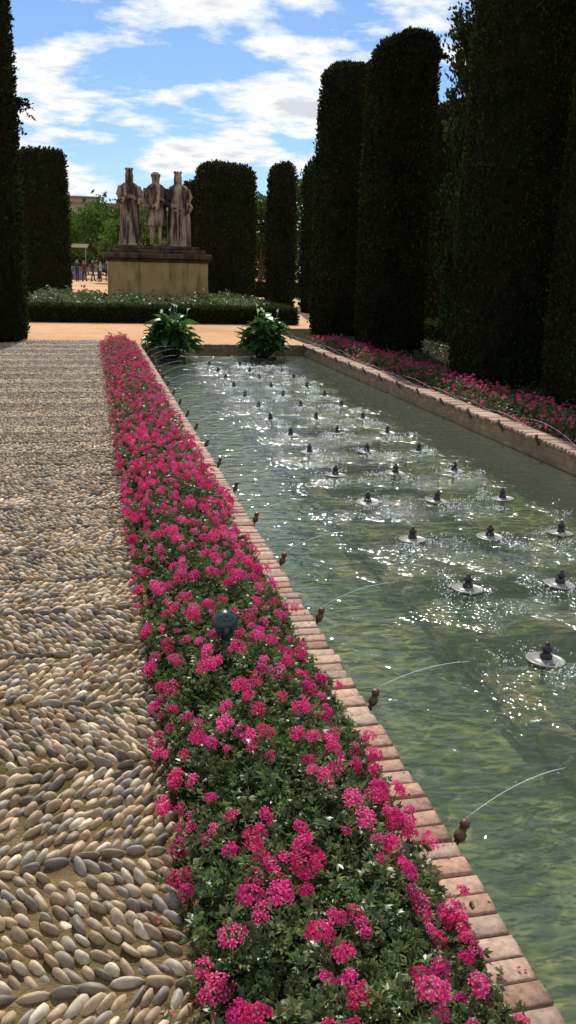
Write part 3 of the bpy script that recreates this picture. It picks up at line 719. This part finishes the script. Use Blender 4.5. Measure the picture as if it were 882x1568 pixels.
def head(b,c,s=1,hair='long',crown=False,beard=False):
    x,y,z=c
    b.tube([(x,y+.01,z-.22*s),(x,y,z-.08*s)],[.085*s,.07*s],12)
    b.loft([ellring(z+dz*s,x,y+dy*s,rx*s,ry*s,seg=20) for dz,dy,rx,ry in [(-.165,-.035,.035,.035),(-.14,-.025,.065,.07),(-.09,-.01,.088,.10),(-.03,0,.103,.118),(.03,.0,.108,.125),(.09,.01,.10,.118),(.13,.015,.075,.09),(.155,.015,.03,.04)]])
    b.loft([[(x-.012*s,y-.115*s,z+.03*s),(x+.012*s,y-.115*s,z+.03*s),(x,y-.09*s,z+.04*s)],[(x-.02*s,y-.10*s,z-.035*s),(x+.02*s,y-.10*s,z-.035*s),(x,y-.155*s,z-.03*s)],[(x-.012*s,y-.09*s,z-.05*s),(x+.012*s,y-.09*s,z-.05*s),(x,y-.12*s,z-.05*s)]])
    b.tube([(x-.07*s,y-.10*s,z+.035*s),(x-.03*s,y-.122*s,z+.045*s),(x+.03*s,y-.122*s,z+.045*s),(x+.07*s,y-.10*s,z+.035*s)],.014*s,6)
    b.ball((x,y-.105*s,z-.085*s),(.035*s,.016*s,.014*s),8)
    if hair=='long':
        b.loft([ellring(z+dz*s,x,y+.035*s,rx*s,ry*s,.05,8,24) for dz,rx,ry in [(-.24,.12,.07),(-.12,.135,.09),(.0,.135,.105),(.10,.12,.11),(.17,.06,.06)]])
    if hair=='cap':
        b.loft([ellring(z+dz*s,x,y+.02*s,rx*s,ry*s,seg=24) for dz,rx,ry in [(-.13,.115,.08),(.0,.13,.115),(.06,.155,.155),(.09,.16,.16),(.12,.13,.13),(.17,.07,.07)]])
    if crown:
        b.loft([ellring(z+dz*s,x,y+.01,rx*s,ry*s,seg=24) for dz,rx,ry in [(.08,.108,.115),(.13,.112,.12),(.19,.122,.13),(.20,.10,.11)]])
        for j in range(8):
            a=j*math.pi/4;px,py=x+.115*s*math.cos(a),y+.01+.12*s*math.sin(a);b.tube([(px,py,z+.16*s),(px*1,py,z+.235*s)],[.034*s,.022*s],6)
def remesh(o,vx):
    m=o.modifiers.new('fuse','REMESH');m.mode='VOXEL';m.voxel_size=vx;m.use_smooth_shade=True
Z0=2.13
b=MB()
b.loft([ellring(z,0,cy,rx,ry,f,11) for z,cy,rx,ry,f in [(0,.0,.36,.34,.07),(.12,.0,.35,.33,.07),(.5,.0,.31,.29,.06),(1.0,.01,.265,.235,.05),(1.28,.01,.225,.185,.03),(1.45,.01,.235,.18,.02),(1.7,.02,.30,.19,.01),(1.88,.02,.33,.17,0),(1.97,.02,.25,.13,0),(2.03,.01,.12,.10,0)]])
b.loft([ellring(z,0,cy,rx,ry,f,7) for z,cy,rx,ry,f in [(.02,.16,.40,.26,.10),(.6,.15,.36,.22,.10),(1.2,.14,.33,.18,.07),(1.7,.12,.37,.15,.03),(1.92,.10,.33,.12,0),(2.0,.08,.2,.08,0)]])
head(b,(0,0,2.22),1.08,'long',True)
for sx in (-1,1):
    b.tube([(sx*.31,.02,1.88),(sx*.40,-.02,1.62),(sx*.41,-.06,1.40),(sx*.30,-.24,1.42),(sx*.10,-.33,1.52)],[.10,.105,.12,.11,.06],12)
hand(b,(-.05,-.35,1.55),(.3,-.1,.9),1.1);hand(b,(.06,-.36,1.53),(-.3,-.1,.9),1.1)
b.box(-.42,.42,-.38,.45,-.001,.06,bev=.01)
q=b.obj('stone_statue_queen',[st_fig],True,loc=(1.40,31.2,Z0));remesh(q,.02);q.rotation_euler=(0,0,.05);q.scale=(.90,.9,.985)
b=MB()
for sx in (-1,1):
    b.tube([(sx*.12,0,1.05),(sx*.14,-.01,.8),(sx*.15,.0,.55),(sx*.155,.02,.35),(sx*.16,.02,.1)],[.14,.125,.088,.095,.06],12)
    b.tube([(sx*.16,.06,.05),(sx*.17,-.06,.06),(sx*.19,-.2,.04)],[.06,.06,.04],8)
b.loft([ellring(z,0,.0,rx,ry,f,12) for z,rx,ry,f in [(.66,.34,.26,.07),(.8,.33,.25,.06),(1.05,.28,.21,.04),(1.28,.235,.18,.01),(1.5,.27,.19,.01),(1.72,.32,.19,0),(1.86,.34,.17,0),(1.95,.24,.13,0),(2.02,.11,.10,0)]])
b.loft([ellring(z,0,.15,rx,ry,.08,7) for z,rx,ry in [(.55,.36,.12),(1.1,.35,.12),(1.6,.37,.11),(1.88,.33,.09),(1.96,.2,.06)]])
head(b,(0,0,2.18),1.1,'cap')
b.tube([(-.33,0,1.84),(-.42,.0,1.55),(-.41,-.03,1.32),(-.26,-.22,1.22),(-.12,-.29,1.28)],[.10,.105,.095,.08,.055],12)
b.tube([(.33,0,1.84),(.42,.0,1.55),(.42,-.05,1.32),(.28,-.22,1.42),(.14,-.30,1.52)],[.10,.105,.095,.08,.055],12)
hand(b,(-.07,-.31,1.30),(.9,-.1,.2),1.1);hand(b,(.09,-.32,1.55),(-.5,-.1,.8),1.1)
b.tube([(.0,-.36,1.15),(.10,-.36,1.75)],[.04,.04],10)
b.box(-.42,.42,-.38,.4,-.001,.06,bev=.01)
q=b.obj('stone_statue_navigator',[st_fig],True,loc=(2.25,31.12,Z0));remesh(q,.02);q.scale=(.94,.9,.985)
b=MB()
b.loft([ellring(z,0,cy,rx,ry,f,10) for z,cy,rx,ry,f in [(0,.0,.33,.31,.07),(.3,.0,.32,.29,.07),(.9,.0,.28,.24,.05),(1.28,.0,.24,.19,.02),(1.55,.01,.28,.19,.01),(1.82,.01,.34,.18,0),(1.93,.01,.26,.13,0),(2.0,.01,.12,.1,0)]])
b.loft([ellring(z,.02,cy,rx,ry,f,7) for z,cy,rx,ry,f in [(.02,.14,.42,.26,.10),(.7,.13,.40,.22,.10),(1.3,.13,.38,.18,.06),(1.75,.10,.39,.14,.02),(1.92,.08,.34,.11,0),(2.0,.08,.2,.08,0)]])
head(b,(0,0,2.18),1.08,'long',True)
b.tube([(-.33,0,1.84),(-.41,-.03,1.58),(-.40,-.08,1.36),(-.26,-.26,1.30),(-.13,-.33,1.30)],[.10,.105,.10,.085,.055],12)
b.tube([(.33,0,1.84),(.43,.0,1.58),(.44,-.05,1.30),(.36,-.20,1.15),(.26,-.28,1.10)],[.10,.105,.10,.085,.055],12)
hand(b,(-.09,-.34,1.30),(.8,-.1,-.5),1.1);hand(b,(.22,-.30,1.08),(-.5,-.1,-.8),1.1)
b.tube([(-.03,-.36,.1),(-.03,-.36,1.18)],[.03,.04],8);b.tube([(-.16,-.36,1.16),(.10,-.36,1.16)],.028,8);b.tube([(-.03,-.36,1.16),(-.03,-.36,1.42)],.026,8)
b.box(-.42,.42,-.40,.42,-.001,.06,bev=.01)
q=b.obj('stone_statue_king',[st_fig],True,loc=(2.98,31.2,Z0));remesh(q,.02);q.rotation_euler=(0,0,-.05);q.scale=(.92,.9,.985)

# ---------------------------------------------------------------- trees in the distance
treeleaf=leaf_mat('tree_foliage',.35,mult=(.8,(.55,.6,.55),(1.15,1.1,1.0)))
def bigleaf(seed):
    rg=np.random.default_rng(seed);V=[];F=[];PC=[]
    for i in range(5):
        c=rg.normal(0,.12,3);d=rg.normal(0,1,3);d/=np.linalg.norm(d);s_=np.cross(d,rg.normal(0,1,3));s_/=np.linalg.norm(s_);l=.13*rg.uniform(.6,1.2);o=len(V)
        V+=[c,c+d*l*.5+s_*l*.3,c+d*l,c+d*l*.5-s_*l*.3];F.append((o,o+1,o+2,o+3));q=rg.uniform(.7,1.3);PC+=[(q,)*3]*4
    return (np.array(V),F,np.array(PC))
BL=[bigleaf(s) for s in range(5)]
def tree(name,cx,cy,h,rad,seed,n=2400,tint=(.07,.12,.03),sc=1.6):
    r=np.random.default_rng(seed);root=empty(name,(cx,cy,0));b=MB();ht=h*.32
    b.tube([(0,0,-.1),(.05,.02,ht*.6),(0,0,ht),(.05,0,h*.7)],[.03*h,.024*h,.018*h,.006*h],10)
    PP=[]
    nb=16
    for i in range(nb):
        a=i*2.4+r.uniform(-.3,.3);zt=h*r.uniform(.42,.93);q=rad*math.sqrt(max(.08,1-((zt/h-.58)/.42)**2))*r.uniform(.45,.85)
        e_=(q*math.cos(a),q*math.sin(a),zt);b.tube([(0,0,ht*.9),(e_[0]*.5,e_[1]*.5,(ht+zt)/2),e_],[.010*h,.007*h,.002*h],6)
        m_=n//nb;cr=rad*r.uniform(.28,.46);d=r.normal(0,1,(m_,3));d/=np.linalg.norm(d,axis=1,keepdims=True);d*= (cr*r.random((m_,1))**.4)*np.array([1,1,.75]);PP.append(np.array([e_])+d)
    b.obj('trunk',[barkm],True,parent=root);P=np.concatenate(PP);n=len(P)
    col=np.array([tint])*r.uniform(.6,1.5,(n,1))
    scatter('foliage',BL,r.integers(0,5,n),P,rotm(r.uniform(0,6,n),r.uniform(0,6,n),r.uniform(0,6,n)),r.uniform(.7,1.3,n)*sc,col,treeleaf,parent=root)
tree('broadleaf_tree',-4.5,93,6.6,3.6,1);tree('broadleaf_tree',1.0,90,6.6,3.8,2,tint=(.09,.15,.035));tree('broadleaf_tree',5.5,92,7.0,3.8,3)
tree('broadleaf_tree',3.2,72,4.6,2.5,4,tint=(.10,.17,.04));tree('broadleaf_tree',-9,85,6.5,3.5,5)
tree('broadleaf_tree',11.5,62,6.4,2.8,6,tint=(.05,.09,.025));tree('broadleaf_tree',15,60,7.5,3.2,7,tint=(.06,.10,.03));tree('broadleaf_tree',18.5,58,7,3.2,8)
tree('broadleaf_tree',22,50,7.5,3.6,9);tree('broadleaf_tree',27,44,7,3.6,10);tree('broadleaf_tree',26,34,7,3.4,11);tree('broadleaf_tree',25,26,6.5,3.4,12)
r=np.random.default_rng(77);n=24000;ang=r.uniform(-1.25,1.45,n);rad=r.uniform(112,125,n);hh=6.4+1.6*np.sin(ang*23)+1.2*np.sin(ang*61+1)+.8*np.sin(ang*140)
z=hh*r.random(n)**.7;P=np.stack([rad*np.sin(ang),rad*np.cos(ang),z],1)
scatter('distant_treeline',BL,r.integers(0,5,n),P,rotm(r.uniform(0,6,n),r.uniform(0,6,n),r.uniform(0,6,n)),r.uniform(3.5,7,n),np.array([(.06,.10,.035)])*r.uniform(.5,1.5,(n,1)),treeleaf)

# building behind trees
wallp=noisy_mat('rendered_wall',(.40,.33,.26),(.46,.39,.31),.6);glass=plain('window_glass',(.05,.06,.07),.15);roofm=noisy_mat('roof_tile',(.30,.16,.10),(.38,.22,.14),1.5)
bd=empty('apartment_building',(0,150,0));b=MB();b.box(-16,14,0,12,0,10.2,0);b.box(-9,2,1,11,10.2,11.2,0);b.obj('walls',[wallp],parent=bd)
b=MB();b.box(-16.4,14.4,-.4,12.4,10.202,10.45,0,bev=.05);b.box(-9.3,2.3,.7,11.3,11.202,11.4,0,bev=.05);b.obj('roof',[roofm],parent=bd)
b=MB();fr_=MB()
for fl in range(3):
    for i in range(12):
        x=-15+i*2.4;z=1.2+fl*3.2;b.box(x,x+1.1,-.06,.0-.003,z,z+1.5);fr_.box(x-.1,x+1.2,-.14,-.003,z-.16,z-.02)
b.obj('windows',[glass],parent=bd);fr_.obj('sills',[wallp],parent=bd)

# open kiosk with flat canopy
wh=plain('canvas_white',(.60,.60,.58),.8,var=.1);met=plain('painted_metal',(.25,.25,.25),.4)
b=MB();b.box(-2.2,1.6,-1.4,1.4,2.75,2.95,0,bev=.04);b.box(-2.3,1.7,-1.5,1.5,2.952,3.02,0,bev=.02)
for sx in (-2.0,1.4):
    for sy in (-1.2,1.2): b.box(sx-.04,sx+.04,sy-.04,sy+.04,0,2.748,1)
b.box(-1.9,1.3,-1.15,-.75,0,1.05,1,bev=.02);b.box(-2.0,1.4,-1.25,-.65,1.052,1.10,0,bev=.01)
b.obj('garden_kiosk',[wh,met],loc=(-1.6,84,0))

# people
def body_mat(name,shirt,pants,skin=(.42,.27,.19),hair=(.03,.02,.015),H=1.7,shorts=False):
    m,nt,out=newmat(name);tcn=nt.nodes.new('ShaderNodeTexCoord');s_=nt.nodes.new('ShaderNodeSeparateXYZ');L(nt,tcn.outputs['Object'],s_.inputs[0])
    mr=nt.nodes.new('ShaderNodeMath');mr.operation='DIVIDE';mr.inputs[1].default_value=H;L(nt,s_.outputs[2],mr.inputs[0])
    r=ramp(nt,mr.outputs[0],[(0,(.04,.035,.03)),(.045,skin if shorts else pants),(.30,pants),(.53,shirt),(.845,skin),(.955,hair)],'CONSTANT')
    b=N(nt,'ShaderNodeBsdfPrincipled',Roughness=.8);n=noise(nt,20,3,.5,pos(nt));rr=ramp(nt,n.outputs[0],[(.3,.75),(.7,1)])
    L(nt,mixc(nt,1,r.outputs[0],rr.outputs[0],'MULTIPLY'),b.inputs['Base Color']);L(nt,b.outputs[0],out.inputs[0]);return m
def person(x,y,shirt,pants,rot=0,H=1.7,stride=.12,arm=0,shorts=False):
    b=MB();k=H/1.7
    for sx,st in ((-1,stride),(1,-stride)):
        b.tube([(sx*.09,0,.90),(sx*.10,-st*.5-.02,.5),(sx*.10,-st+.0,.08)],[.092,.062,.042],10)
        b.tube([(sx*.10,-st+.05,.045),(sx*.105,-st-.08,.05),(sx*.11,-st-.17,.03)],[.042,.045,.03],8)
        if arm and sx==1: pts=[(.19,0,1.40),(.24,-.02,1.14),(.14,-.25,1.25)]
        else: pts=[(sx*.19,0,1.40),(sx*.245,.01+st*.3,1.12),(sx*.25,-.05+st*.8,.86)]
        b.tube(pts,[.052,.042,.03],8);e_=pts[2];b.ball(e_,(.03,.035,.045),8)
        for i in range(4): b.tube([(e_[0],e_[1]-.025+i*.016,e_[2]-.03),(e_[0]-sx*.012,e_[1]-.025+i*.016,e_[2]-.10+abs(i-1.5)*.01)],[.009,.007],5)
    b.loft([ellring(z,0,0,rx,ry,seg=20) for z,rx,ry in [(.80,.13,.10),(.92,.17,.12),(1.08,.145,.10),(1.25,.17,.115),(1.38,.19,.11),(1.44,.15,.09),(1.48,.06,.06)]])
    head(b,(0,-.01,1.60),.68,'long' if random.random()<.5 else 'none')
    b.v=[(p[0]*k,p[1]*k,p[2]*k) for p in b.v]
    o=b.obj('pedestrian',[body_mat('clothes',shirt,pants,H=H,shorts=shorts)],True,loc=(x,y,.0),rotz=rot);remesh(o,.016)
person(-.9,76,(.04,.04,.05),(.03,.03,.04),.3);person(-.35,77,(.12,.03,.03),(.04,.05,.09),2.5,1.65)
person(.35,78,(.03,.03,.035),(.06,.06,.07),1.2,1.75,.2);person(.95,76.5,(.4,.4,.4),(.05,.06,.1),-1.2,1.6,.05,1)
person(1.55,79,(.05,.07,.14),(.02,.02,.02),3.0,1.72);person(-1.6,79,(.1,.1,.09),(.05,.05,.05),.8,1.68,.1,1,True);person(2.1,80,(.03,.03,.03),(.1,.09,.07),-.4,1.7)
print('done')
